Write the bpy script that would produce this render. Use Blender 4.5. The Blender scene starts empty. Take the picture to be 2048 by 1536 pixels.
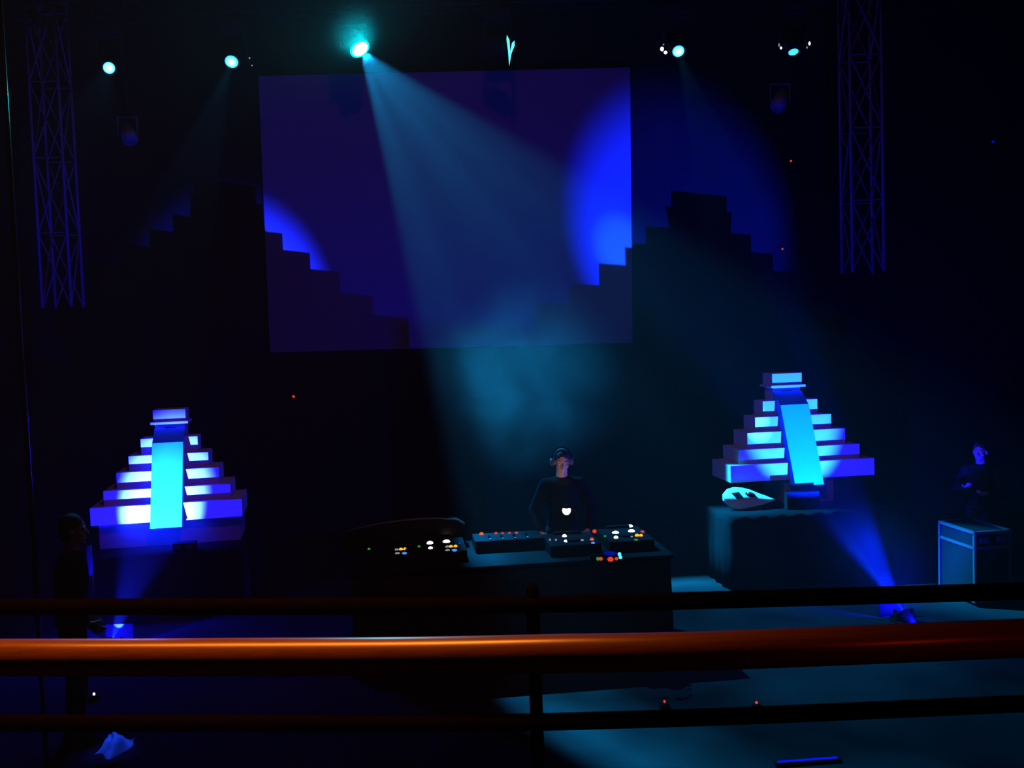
import bpy, bmesh, math, random
from mathutils import Vector, Matrix, Quaternion
random.seed(7)
S = bpy.context.scene
COL = S.collection
R = math.radians

# ------------------------------------------------------------------ camera
F = 2000.0
CAMZ, PITCH, ROLL = 3.1, R(3.4), -0.033
_c, _s = math.cos(ROLL), math.sin(ROLL)
FW = Vector((0, math.cos(PITCH), -math.sin(PITCH)))
_r0 = Vector((1, 0, 0)); _u0 = _r0.cross(FW)
RT = _c * _r0 + _s * _u0
UP = -_s * _r0 + _c * _u0
CPOS = Vector((0, 0, CAMZ))
cd = bpy.data.cameras.new('camera'); cam = bpy.data.objects.new('camera', cd); COL.objects.link(cam)
cd.sensor_width = 36; cd.lens = 36 * F / 2048; cd.clip_start = 0.05; cd.clip_end = 100
cam.matrix_world = Matrix.Translation(CPOS) @ Matrix((RT, UP, -FW)).transposed().to_4x4()
S.camera = cam

# ------------------------------------------------------------------ view, world
S.view_settings.view_transform = 'Standard'; S.view_settings.look = 'None'
S.view_settings.exposure = 0.0; S.view_settings.gamma = 1.0; S.view_settings.use_curve_mapping = False
W = bpy.data.worlds.new('night'); S.world = W; W.use_nodes = True
W.node_tree.nodes['Background'].inputs[0].default_value = (0, 0, 0, 1)
S.cycles.volume_step_rate = 2.5
S.cycles.volume_max_steps = 64
S.cycles.max_bounces = 5
S.cycles.diffuse_bounces = 2
S.cycles.volume_bounces = 0
S.cycles.sample_clamp_indirect = 4.0

def at(x, y, Y):
    d = FW + RT * ((x - 1024) / F) + UP * ((768 - y) / F)
    return CPOS + d * (Y / d.y)
def at_z(x, y, z):
    d = FW + RT * ((x - 1024) / F) + UP * ((768 - y) / F)
    return CPOS + d * ((z - CAMZ) / d.z)

def lamp(name, kind, loc, power, color, parent=None, target=None, radius=0.05, size=None, blend=0.2):
    l = bpy.data.lights.new(name, kind); l.energy = power; l.color = color
    if kind == 'SPOT':
        l.spot_size = size; l.spot_blend = blend; l.shadow_soft_size = radius
    elif kind == 'POINT':
        l.shadow_soft_size = radius
    o = bpy.data.objects.new(name, l); COL.objects.link(o)
    o.location = loc
    if target is not None:
        o.rotation_euler = (Vector(target) - Vector(loc)).to_track_quat('-Z', 'Y').to_euler()
    if parent is not None:
        o.parent = parent; o.matrix_parent_inverse = Matrix.Translation(parent.location).inverted()
    return o

# added unseen spot for dim reddish ambient light, and two small bar lamps above the balcony rail
lamp('hall_fill', 'SPOT', (0, 4.2, 7.6), 135, (1.0, 0.14, 0.60), target=(0, 14, 3.2), radius=0.15, size=R(92), blend=0.5)
bl = lamp('bar_lamp', 'AREA', (-0.95, 2.50, 4.20), 19, (1.0, 0.24, 0.022))
bl.rotation_euler.x = R(-20); bl.data.spread = R(75)
bl.data.shape = 'RECTANGLE'; bl.data.size = 1.9; bl.data.size_y = 0.04
lamp('bar_lamp_red', 'SPOT', (1.25, 1.2, 2.75), 1.6, (1.0, 0.03, 0.01), target=(0.95, 2.2, 2.36), radius=0.02, size=R(70), blend=0.9)

# ------------------------------------------------------------------ materials
def pmat(name, base, rough=0.6, metal=0.0, var=0.15, scale=8.0, bump=0.0, spec=0.5, dark=None):
    m = bpy.data.materials.new(name); m.use_nodes = True
    nt = m.node_tree; b = nt.nodes['Principled BSDF']
    b.inputs['Roughness'].default_value = rough; b.inputs['Metallic'].default_value = metal
    b.inputs['Specular IOR Level'].default_value = spec
    tc = nt.nodes.new('ShaderNodeTexCoord'); n = nt.nodes.new('ShaderNodeTexNoise')
    n.inputs['Scale'].default_value = scale; n.inputs['Detail'].default_value = 4
    nt.links.new(tc.outputs['Object'], n.inputs['Vector'])
    mx = nt.nodes.new('ShaderNodeMix'); mx.data_type = 'RGBA'
    lo = dark if dark else tuple(c * (1 - var) for c in base)
    hi = tuple(min(1, c * (1 + var)) for c in base) if not dark else base
    mx.inputs[6].default_value = (*lo, 1); mx.inputs[7].default_value = (*hi, 1)
    nt.links.new(n.outputs['Fac'], mx.inputs[0]); nt.links.new(mx.outputs[2], b.inputs['Base Color'])
    if spec <= 0.1:
        df = nt.nodes.new('ShaderNodeBsdfDiffuse'); nt.links.new(mx.outputs[2], df.inputs['Color'])
        nt.links.new(df.outputs[0], nt.nodes['Material Output'].inputs['Surface']); nt.nodes.remove(b); b = df
    if bump:
        bp = nt.nodes.new('ShaderNodeBump'); bp.inputs['Strength'].default_value = bump; bp.inputs['Distance'].default_value = 0.02
        nt.links.new(n.outputs['Fac'], bp.inputs['Height']); nt.links.new(bp.outputs['Normal'], b.inputs['Normal'])
    return m
def emat(name, col, strength):
    m = bpy.data.materials.new(name); m.use_nodes = True
    nt = m.node_tree; nt.nodes.clear()
    o = nt.nodes.new('ShaderNodeOutputMaterial'); e = nt.nodes.new('ShaderNodeEmission')
    e.inputs[0].default_value = (*col, 1); e.inputs[1].default_value = strength
    nt.links.new(e.outputs[0], o.inputs['Surface'])
    return m
def lens_mat(name, edge, core, strength, rad, c0=0.25, c1=0.85):
    """a lamp lens: white-hot middle, cyan rim"""
    m = emat(name, edge, strength); nt = m.node_tree
    e = [n for n in nt.nodes if n.type == 'EMISSION'][0]
    tc = nt.nodes.new('ShaderNodeTexCoord'); g = nt.nodes.new('ShaderNodeVectorMath'); g.operation = 'LENGTH'
    nt.links.new(tc.outputs['Object'], g.inputs[0])
    mr = nt.nodes.new('ShaderNodeMapRange'); mr.inputs['From Min'].default_value = rad * c0; mr.inputs['From Max'].default_value = rad * c1
    nt.links.new(g.outputs['Value'], mr.inputs['Value'])
    mx = nt.nodes.new('ShaderNodeMix'); mx.data_type = 'RGBA'
    mx.inputs[6].default_value = (*core, 1); mx.inputs[7].default_value = (*edge, 1)
    nt.links.new(mr.outputs[0], mx.inputs[0]); nt.links.new(mx.outputs[2], e.inputs[0])
    return m

M = {}
M['wall'] = pmat('black_drape', (0.010, 0.010, 0.012), 0.95, var=0.3, scale=3, bump=0.3, spec=0.1)
M['wall_back'] = pmat('dark_wall', (0.0055, 0.0055, 0.0065), 0.9, var=0.2, scale=2, bump=0.2, spec=0.1)
M['floor'] = pmat('dark_floor', (0.017, 0.0175, 0.018), 0.6, var=0.35, scale=1.6, bump=0.05, spec=0.1)
M['screen'] = pmat('screen_fabric', (0.13, 0.13, 0.13), 0.9, var=0.02, scale=40, spec=0.1)
M['black'] = pmat('black_paint', (0.010, 0.010, 0.011), 0.8, var=0.2, scale=20, spec=0.05)
M['rail'] = pmat('black_rail_paint', (0.005, 0.003, 0.003), 0.8, var=0.2, scale=20, spec=0.05)
M['black_gloss'] = pmat('black_plastic', (0.011, 0.011, 0.013), 0.6, var=0.2, scale=30, spec=0.1)
M['cloth_black'] = pmat('black_tablecloth', (0.02, 0.02, 0.022), 0.9, var=0.2, scale=15, spec=0.1)
M['cloth'] = pmat('dark_tablecloth', (0.009, 0.009, 0.010), 0.9, var=0.15, scale=12, spec=0.1)
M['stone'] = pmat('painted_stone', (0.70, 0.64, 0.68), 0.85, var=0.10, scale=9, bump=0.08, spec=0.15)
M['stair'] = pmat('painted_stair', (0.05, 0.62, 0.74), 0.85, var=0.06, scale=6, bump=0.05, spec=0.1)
M['plinth'] = pmat('painted_plinth', (0.34, 0.33, 0.35), 0.85, var=0.1, scale=7, spec=0.1)
M['steel'] = pmat('dull_steel', (0.10, 0.10, 0.105), 0.5, metal=0.2, var=0.2, scale=15)
M['panel'] = pmat('grey_panel', (0.10, 0.10, 0.11), 0.7, var=0.15, scale=10, spec=0.1)
M['flap'] = pmat('matt_black_flap', (0.0015, 0.0015, 0.0016), 0.9, var=0.1, scale=10, spec=0.05)
M['alu'] = pmat('aluminium', (0.05, 0.05, 0.053), 0.5, metal=0.3, var=0.1, scale=20)
M['pole'] = pmat('glossy_pole', (0.10, 0.09, 0.09), 0.22, metal=0.6, var=0.15, scale=6)
M['post'] = pmat('pale_post', (0.035, 0.035, 0.04), 0.7, var=0.15, scale=10, spec=0.1)
M['prop'] = pmat('pale_shell', (0.78, 0.80, 0.80), 0.55, var=0.15, scale=14, bump=0.15)
M['skin'] = pmat('skin', (0.52, 0.33, 0.25), 0.55, var=0.08, scale=25)
M['hair'] = pmat('dark_hair', (0.018, 0.014, 0.012), 0.7, var=0.4, scale=60, bump=0.3)
M['shirt'] = pmat('dark_shirt', (0.012, 0.012, 0.015), 0.9, var=0.25, scale=25, spec=0.1)
M['trouser'] = pmat('dark_trousers', (0.018, 0.018, 0.022), 0.9, var=0.25, scale=25, spec=0.1)
M['shoe'] = pmat('black_shoe', (0.02, 0.02, 0.02), 0.5, var=0.2, scale=20)
M['eye'] = pmat('eye_white', (0.7, 0.7, 0.68), 0.3, var=0.05, scale=20)
M['blue_cloth'] = pmat('pale_cloth', (0.75, 0.75, 0.78), 0.9, var=0.15, scale=25, bump=0.3, spec=0.1)
# lacquered wood hand rail with fine lengthwise grain
def wood_mat():
    m = pmat('lacquered_wood', (0.20, 0.075, 0.025), 0.30, var=0.1, scale=4, spec=0.8)
    nt = m.node_tree
    n = [x for x in nt.nodes if x.type == 'TEX_NOISE'][0]
    tc = [x for x in nt.nodes if x.type == 'TEX_COORD'][0]
    mp = nt.nodes.new('ShaderNodeMapping'); mp.inputs['Scale'].default_value = (1.2, 60, 60)
    nt.links.new(tc.outputs['Object'], mp.inputs['Vector']); nt.links.new(mp.outputs[0], n.inputs['Vector'])
    mx = [x for x in nt.nodes if x.type == 'MIX'][0]
    mx.inputs[6].default_value = (0.07, 0.02, 0.007, 1)
    return m
M['wood'] = wood_mat()
M['e_white'] = emat('white_led_and_glint', (1, 0.97, 0.92), 5)
M['e_warm'] = emat('warm_bulb', (1, 0.86, 0.72), 14)
M['e_amber'] = emat('amber_led', (1, 0.30, 0.01), 2.2)
M['e_red'] = emat('red_led', (1, 0.06, 0.03), 0.75)
M['e_redor'] = emat('orange_red_led', (1, 0.16, 0.06), 0.8)
M['e_green'] = emat('green_led', (0.10, 0.9, 0.12), 0.30)
M['e_blue'] = emat('blue_led', (0.04, 0.25, 1), 1.3)
M['e_cyan'] = emat('cyan_led', (0.1, 0.9, 1), 1.2)
M['e_dimwhite'] = emat('dim_led_and_glint', (0.8, 0.85, 1), 0.30)
M['e_deepblue'] = emat('deep_blue_led', (0.0, 0.01, 1), 0.35)
M['e_streak'] = emat('blue_streak_glow', (0.0, 0.006, 1), 1.4)
M['e_vee_glint'] = emat('cyan_vee_glint', (0.12, 1.0, 0.9), 1.3)

# ------------------------------------------------------------------ mesh helpers
class MB:
    def __init__(s): s.bm = bmesh.new()
    def _x(s, vs, mat):
        bmesh.ops.transform(s.bm, matrix=mat, verts=vs)
    def box(s, c, d, rot=None, bevel=0.0):
        r = bmesh.ops.create_cube(s.bm, size=1.0); vs = r['verts']
        s._x(vs, Matrix.Diagonal((*d, 1)))
        if bevel:
            es = list({e for v in vs for e in v.link_edges})
            g = bmesh.ops.bevel(s.bm, geom=es, offset=bevel, segments=2, affect='EDGES', profile=0.6)
            vs = list({v for f in g['faces'] for v in f.verts} | {v for v in vs if v.is_valid})
        m = Matrix.Translation(Vector(c))
        if rot is not None: m = m @ rot.to_4x4()
        s._x(vs, m); return s
    def tube(s, a, b, r1, r2=None, n=12, caps=True):
        a, b = Vector(a), Vector(b); r2 = r1 if r2 is None else r2
        d = b - a
        if d.length < 1e-6: return s
        q = bmesh.ops.create_cone(s.bm, cap_ends=caps, segments=n, radius1=r1, radius2=r2, depth=d.length)
        s._x(q['verts'], Matrix.Translation((a + b) / 2) @ d.to_track_quat('Z', 'Y').to_matrix().to_4x4())
        return s
    def ball(s, c, r, rot=None, u=16, v=10):
        q = bmesh.ops.create_uvsphere(s.bm, u_segments=u, v_segments=v, radius=1.0)
        if not hasattr(r, '__len__'): r = (r, r, r)
        m = Matrix.Translation(Vector(c))
        if rot is not None: m = m @ rot.to_4x4()
        s._x(q['verts'], m @ Matrix.Diagonal((*r, 1))); return s
    def cap(s, a, b, r1, r2=None, n=14):
        r2 = r1 if r2 is None else r2
        s.tube(a, b, r1, r2, n); s.ball(a, r1, u=n, v=8); s.ball(b, r2, u=n, v=8); return s
    def path(s, pts, r, n=12):
        """smooth swept tube along points"""
        pts = [Vector(p) for p in pts]; rings = []
        for i, p in enumerate(pts):
            t = (pts[min(i + 1, len(pts) - 1)] - pts[max(i - 1, 0)]).normalized()
            q = t.to_track_quat('Z', 'Y').to_matrix()
            rings.append([s.bm.verts.new(p + q @ Vector((math.cos(k / n * 2 * math.pi) * r, math.sin(k / n * 2 * math.pi) * r, 0))) for k in range(n)])
        for A, B in zip(rings, rings[1:]):
            for k in range(n):
                s.bm.faces.new((A[k], A[(k + 1) % n], B[(k + 1) % n], B[k]))
        s.bm.faces.new(rings[0][::-1]); s.bm.faces.new(rings[-1]); return s
    def lathe(s, prof, n=24, mat=None):
        """profile [(r, z)] turned about local z"""
        rings = []; new = []
        for r, z in prof:
            ring = [s.bm.verts.new((r * math.cos(k / n * 2 * math.pi), r * math.sin(k / n * 2 * math.pi), z)) for k in range(n)]
            rings.append(ring); new += ring
        for A, B in zip(rings, rings[1:]):
            for k in range(n): s.bm.faces.new((A[k], A[(k + 1) % n], B[(k + 1) % n], B[k]))
        s.bm.faces.new(rings[0][::-1]); s.bm.faces.new(rings[-1])
        if mat is not None: s._x(new, mat)
        return s
    def prism(s, poly, w0, w1, mat=None):
        """polygon [(a, b)] in the y-z plane extruded along x"""
        A = [s.bm.verts.new((w0, p[0], p[1])) for p in poly]; B = [s.bm.verts.new((w1, p[0], p[1])) for p in poly]
        n = len(poly)
        for k in range(n): s.bm.faces.new((A[k], A[(k + 1) % n], B[(k + 1) % n], B[k]))
        s.bm.faces.new(A[::-1]); s.bm.faces.new(B)
        if mat is not None: s._x(A + B, mat)
        return s
    def build(s, name, mat, parent=None, smooth=False, loc=(0, 0, 0)):
        bmesh.ops.recalc_face_normals(s.bm, faces=s.bm.faces)
        me = bpy.data.meshes.new(name); s.bm.to_mesh(me); s.bm.free()
        me.materials.append(mat)
        if smooth:
            for p in me.polygons: p.use_smooth = True
        o = bpy.data.objects.new(name, me); COL.objects.link(o); o.location = loc
        if parent is not None: o.parent = parent
        return o
def remesh(o, vox, smooth=2):
    m = o.modifiers.new('r', 'REMESH'); m.mode = 'VOXEL'; m.voxel_size = vox; m.use_smooth_shade = True
    if smooth:
        m2 = o.modifiers.new('s', 'SMOOTH'); m2.iterations = smooth; m2.factor = 0.5
    dg = bpy.context.evaluated_depsgraph_get(); dg.update()
    me = bpy.data.meshes.new_from_object(o.evaluated_get(dg))
    old = o.data; o.modifiers.clear(); o.data = me; bpy.data.meshes.remove(old)
    for p in me.polygons: p.use_smooth = True
    return o
def tag(o, label=None, cat=None, group=None, kind=None):
    if label: o['label'] = label
    if cat: o['category'] = cat
    if group: o['group'] = group
    if kind: o['kind'] = kind
    return o
def thing(name, loc, rz, label, cat, group=None):
    o = bpy.data.objects.new(name, None); COL.objects.link(o)
    o.location = loc; o.rotation_euler = (0, 0, rz); o.empty_display_size = 0.1
    return tag(o, label, cat, group)
def struct(o): o['kind'] = 'structure'; return o

# ------------------------------------------------------------------ the hall
WY = 15.15                                   # back wall
struct(MB().box((0, 7.5, -0.05), (17.4, 16.2, 0.1)).build('floor', M['floor']))
struct(MB().box((0, WY + 0.1, 4.2), (17.4, 0.2, 8.4)).build('wall_back', M['wall_back']))
struct(MB().box((-8.6, 7.5, 4.2), (0.2, 15.3, 8.4)).build('wall_left', M['wall']))
struct(MB().box((8.6, 7.5, 4.2), (0.2, 15.3, 8.4)).build('wall_right', M['wall']))
struct(MB().box((0, 7.5, 8.5), (17.4, 16.2, 0.2)).build('ceiling', M['wall']))
struct(MB().box((0, 1.2, 1.4), (16.9, 3.0, 0.2)).build('trim_1', M['wall']))   # balcony slab

# ------------------------------------------------------------------ projection screen
def make_screen():
    d = 15.05
    tl, tr, bl, br = at(517, 152, d), at(1260, 135, d), at(540, 705, d), at(1265, 685, d)
    root = thing('projection_screen', ((tl.x + tr.x + bl.x + br.x) / 4, d, (bl.z + br.z) / 2), 0,
                 'large grey fabric projection screen hanging high on the dark back wall', 'projection screen')
    o = root.location
    b = MB(); n = []
    for p in (bl, br, tr, tl):
        n.append((p.x - o.x, p.z - o.z))
    vs = [b.bm.verts.new((x, 0, z)) for x, z in n]; ws = [b.bm.verts.new((x, 0.02, z)) for x, z in n]
    b.bm.faces.new(vs); b.bm.faces.new(ws[::-1])
    for k in range(4): b.bm.faces.new((vs[k], ws[k], ws[(k + 1) % 4], vs[(k + 1) % 4]))
    b.build('fabric', M['screen'], root)
    fr = MB()
    for k in range(4):
        p, q = Vector((n[k][0], 0.045, n[k][1])), Vector((n[(k + 1) % 4][0], 0.045, n[(k + 1) % 4][1]))
        fr.tube(p, q, 0.024, n=8)
    fr.build('frame', M['black'], root)
    for k in (2, 3):
        x = n[k][0] * 0.8
        MB().tube((x, 0.045, n[k][1]), (x, 0.045, 8.39 - o.z), 0.008, n=8).build('hanging_cable', M['black'], root)
make_screen()

# ------------------------------------------------------------------ pyramids
ZR = [0, .205, .375, .565, .74, .925, 1.08, 1.25]
HWP = [147, 124, 101, 79, 57, 28.5, 31.5]
def make_pyramid(px, Y, z0, yaw, label, dx=0.0, EL=0.085, top=0.27, foot=0.66, sc=1.0):
    c = at(px, 900, Y)
    root = thing('stepped_pyramid', (c.x + dx, Y, z0), yaw, label, 'stage pyramid', 'stepped pyramids beside the stage')
    k_ = Y / 2000
    for k in range(5):
        h = HWP[k] * k_ * sc
        off = EL * (5 - k) + 0.06
        y0, y1 = -off, 0.15
        MB().box((0, (y0 + y1) / 2, (ZR[k] + ZR[k + 1]) / 2), (2 * h, y1 - y0, ZR[k + 1] - ZR[k]), bevel=0.004).build('tier', M['stone'], root)
    # temple with a doorway, roof slab, roof block
    h = HWP[5] * k_
    t = MB()
    for a in (-1, 1): t.box((a * h * 0.68, 0.09, (ZR[5] + ZR[6]) / 2), (h * 0.64, 0.26, ZR[6] - ZR[5]))
    t.box((0, 0.16, (ZR[5] + ZR[6]) / 2), (h * 0.8, 0.12, ZR[6] - ZR[5]))
    t.box((0, 0.09, ZR[6] - 0.02), (h * 0.8, 0.26, 0.04))
    t.build('temple', M['stone'], root)
    MB().box((0, 0.08, ZR[6] + 0.014), (72 * k_, 0.36, 0.028), bevel=0.003).build('roof_slab', M['stone'], root)
    MB().box((0, 0.09, ZR[6] + 0.028 + 0.072), (62 * k_, 0.30, 0.144), bevel=0.003).build('roof_block', M['stone'], root)
    # staircase block: near-vertical face, slanted top that runs back to the temple
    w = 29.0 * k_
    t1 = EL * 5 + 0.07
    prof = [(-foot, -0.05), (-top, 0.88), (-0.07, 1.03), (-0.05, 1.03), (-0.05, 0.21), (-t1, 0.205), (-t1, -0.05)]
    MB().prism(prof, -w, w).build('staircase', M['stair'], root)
    return root
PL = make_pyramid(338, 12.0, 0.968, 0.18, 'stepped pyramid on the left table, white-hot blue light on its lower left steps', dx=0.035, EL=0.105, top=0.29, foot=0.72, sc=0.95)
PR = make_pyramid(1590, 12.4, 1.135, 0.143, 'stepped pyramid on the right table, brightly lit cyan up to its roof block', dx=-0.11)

# ------------------------------------------------------------------ tables and plinths under the pyramids
def cloth_skirt(w, d, h, folds=22, amp=0.018, flare=0.03):
    """box-shaped cloth with fluted skirts, base at z=0, top at z=h"""
    b = MB(); per = 4 * folds; rings = []
    def outline(t):
        side, u = divmod(t * 4, 1.0); side = int(side) % 4
        if side == 0: return Vector((-w / 2 + u * w, -d / 2)), Vector((0, -1))
        if side == 1: return Vector((w / 2, -d / 2 + u * d)), Vector((1, 0))
        if side == 2: return Vector((w / 2 - u * w, d / 2)), Vector((0, 1))
        return Vector((-w / 2, d / 2 - u * d)), Vector((-1, 0))
    N = per * 4
    for z, f in ((0, 1), (h * 0.5, .75), (h * 0.9, .25), (h, 0)):
        ring = []
        for i in range(N):
            p, nn = outline(i / N)
            o = f * (amp * math.sin(i / N * per * 2 * math.pi + 0.7 * math.sin(i * 0.11)) + flare)
            ring.append(b.bm.verts.new((p.x + nn.x * o, p.y + nn.y * o, z)))
        rings.append(ring)
    for A, B in zip(rings, rings[1:]):
        for k in range(N): b.bm.faces.new((A[k], A[(k + 1) % N], B[(k + 1) % N], B[k]))
    b.bm.faces.new(rings[-1]); b.bm.faces.new(rings[0][::-1])
    return b
def make_stand(root_p, zt, w, xoff, d, yoff, label_t, label_p, pw, px_off):
    yaw = root_p.rotation_euler.z
    q = Matrix.Rotation(yaw, 3, 'Z')
    base = root_p.location + q @ Vector((xoff, yoff, 0))
    t = thing('skirted_table', (base.x, base.y, 0), yaw, label_t, 'table', 'cloth-covered tables under the pyramids')
    cloth_skirt(w, d, zt, folds=9, amp=0.016).build('table_skirt', M['cloth'], t, smooth=True)
    ph = root_p.location.z - zt
    pb = root_p.location + q @ Vector((px_off, 0, 0))
    pl = MB().box((0, -0.10, ph / 2), (pw, 0.66, ph), bevel=0.006).build('plinth', M['plinth'])
    pl.location = (pb.x, pb.y, zt); pl.rotation_euler = (0, 0, yaw)
    tag(pl, label_p, 'plinth', 'plinth boxes under the pyramids')
    return t
# ------------------------------------------------------------------ continues below
TL_ = make_stand(PL, 0.66, 1.76, 0.02, 2.0, 0.08, 'dark skirted table under the left pyramid', 'pale blue-lit plinth box under the left pyramid', 1.58, 0.0)
TR_ = make_stand(PR, 0.835, 2.02, -0.12, 1.9, -0.08, 'dark skirted table under the right pyramid', 'dim plinth box under the right pyramid, behind the pale shell prop', 0.62, 0.10)
def make_gear(px, py, zt, size, yaw, label, nwin):
    p = at_z(px, py, zt)
    g = thing('control_box', (p.x, p.y + size[1] / 2, zt), yaw, label, 'control box')
    MB().box((0, 0, size[2] / 2), size, bevel=0.006).build('body', M['black_gloss'], g)
    for k in range(nwin):
        x = (k - (nwin - 1) / 2) * size[0] * 0.52
        MB().box((x, -size[1] / 2 - 0.003, size[2] * 0.55), (size[0] * 0.34, 0.012, size[2] * 0.5), bevel=0.002).build('panel', M['panel'], g)
    return g

# ------------------------------------------------------------------ floor projectors that light the pyramids
BLUE = (0.0008, 0.0135, 1.0)
SPILL = (0.003, 0.0035, 1.0)
BLUE_HOT = (0.005, 0.016, 1.0)
def make_floor_lamp(loc, tgt, label, power, cone, blend, spill, spill_cone=150, hot=None, col=BLUE, back_fill=14, cut=26.2):
    loc = Vector(loc); tgt = Vector(tgt)
    root = thing('floor_spotlight', (loc.x, loc.y, 0), 0, label, 'stage light', 'floor spotlights aimed at the pyramids')
    d = (tgt - loc).normalized(); q = d.to_track_quat('Z', 'Y').to_matrix()
    o = Vector((0, 0, loc.z))
    az = math.atan2(d.y, d.x) - math.pi / 2
    rz = Matrix.Rotation(az, 3, 'Z')
    MB().box((0, 0, 0.012), (0.22, 0.20, 0.024), rot=rz, bevel=0.004).build('base', M['black'], root)
    y = MB(); y.box((0, 0, 0.03), (0.20, 0.05, 0.012), rot=rz)
    for a in (-1, 1): y.box(rz @ Vector((a * 0.095, 0, 0.075)), (0.012, 0.05, 0.11), rot=rz, bevel=0.003)
    y.build('yoke', M['black'], root)
    MB().lathe([(0.03, -0.17), (0.062, -0.15), (0.07, -0.02), (0.078, -0.015)], 20, Matrix.Translation(o) @ q.to_4x4()).build('housing', M['black_gloss'], root, smooth=True)
    lens = MB().lathe([(0.066, -0.004), (0.066, 0.0)], 20).build('lens', M['lens_blue'], root)
    lens.location = o + d * (-0.010); lens.rotation_euler = q.to_euler()
    lp = o + d * 0.02
    ah = Vector((d.x, d.y, 0)).normalized(); dist = 0.22
    ht = lp.z + (dist - 0.02 * math.hypot(d.x, d.y)) * math.tan(R(cut))
    bd = MB(); bd.box(ah * dist + Vector((0, 0, ht / 2)), (0.28, 0.006, ht), rot=rz)
    bd.box(ah * 0.15 + Vector((0, 0, 0.006)), (0.05, 0.16, 0.008), rot=rz)
    bd.build('added_flap', M['flap'], root)  # flap added to keep low light off the plinth and table
    W_ = Vector((loc.x, loc.y, 0))
    lamp('floor_spot', 'SPOT', W_ + lp, power, col, root, tgt, 0.004, R(cone), blend)
    lamp('floor_spill', 'SPOT', W_ + lp, spill, SPILL, root, tgt, 0.004, R(spill_cone), 0.6)
    # added point light behind the housing, standing in for stray light
    lamp('floor_back_fill', 'POINT', W_ + o - d * 0.22 + Vector((0, 0, 0.10)), back_fill, SPILL, root, None, 0.03)
    if hot: lamp('floor_hot_spot', 'SPOT', W_ + lp, hot[1], (0.004, 0.06, 1.0), root, hot[0], 0.015, R(hot[2]), 0.9)
    return root
M['lens_blue'] = lens_mat('blue_lens', (0.0, 0.02, 1.0), (0.1, 0.3, 1.0), 1.5, 0.066)
LL = (-4.06, 9.77, 0.09); LR = (3.845, 9.85, 0.095)
make_floor_lamp(LL, at(466, 650, WY), 'low black floor spotlight in front of the left pyramid', 60000, 30, 0.7, 900, col=BLUE_HOT, back_fill=5)
make_floor_lamp(LR, at(1372, 495, WY), 'low black floor spotlight in front of the right pyramid, its blue beam crossing the floor', 34000, 29.5, 0.6, 900,
                hot=(at(1238, 490, WY), 26000, 8))

# ------------------------------------------------------------------ moving heads on the front truss
TRY, TRZ = 12.9, 6.65
def truss(name, a, b, w, chord, n, mat, label, cat, horizontal=False):
    """four-chord box truss between a and b"""
    a, b = Vector(a), Vector(b); ax = (b - a).normalized()
    side = Vector((1, 0, 0)) if abs(ax.x) < 0.5 else Vector((0, 0, 1)); dep = ax.cross(side).normalized(); side = dep.cross(ax)
    root = thing(name, a, 0, label, cat)
    cs = [(i, j) for i in (-1, 1) for j in (-1, 1)]
    for i, j in cs:
        o = side * (i * w / 2) + dep * (j * w / 2)
        MB().tube(o, b - a + o, chord, n=10).build('chord', mat, root, smooth=True)
    L = (b - a).length / n
    br = MB()
    for k in range(n):
        for j in (-1, 1):
            p0, p1 = ax * (k * L), ax * ((k + 1) * L)
            s = 1 if k % 2 else -1
            br.tube(p0 + side * (s * w / 2) + dep * (j * w / 2), p1 - side * (s * w / 2) + dep * (j * w / 2), chord * 0.55, n=6)
            br.tube(p0 + dep * (s * w / 2) + side * (j * w / 2), p1 - dep * (s * w / 2) + side * (j * w / 2), chord * 0.55, n=6)
            br.tube(p0 - side * (w / 2) + dep * (j * w / 2), p0 + side * (w / 2) + dep * (j * w / 2), chord * 0.5, n=6)
        if not horizontal:
            for j in (-1, 1):
                s = -1 if k % 2 else 1
                br.tube(p0 + side * (s * w / 2) + dep * (j * w / 2), p1 - side * (s * w / 2) + dep * (j * w / 2), chord * 0.55, n=6)
    br.build('lacing', mat, root)
    return root
ft = truss('lighting_truss', (-6.6, TRY, TRZ + 0.62), (6.6, TRY, TRZ + 0.62), 0.3, 0.02, 34, M['black'], 'black box truss across the stage top carrying the moving heads', 'truss', True)
for x in (-5.5, 0, 5.5):
    MB().tube((x + 6.6, 0, 0.15), (x + 6.6, 0, 8.4 - TRZ - 0.62), 0.012, n=8).build('hanging_cable', M['black'], ft)

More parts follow.
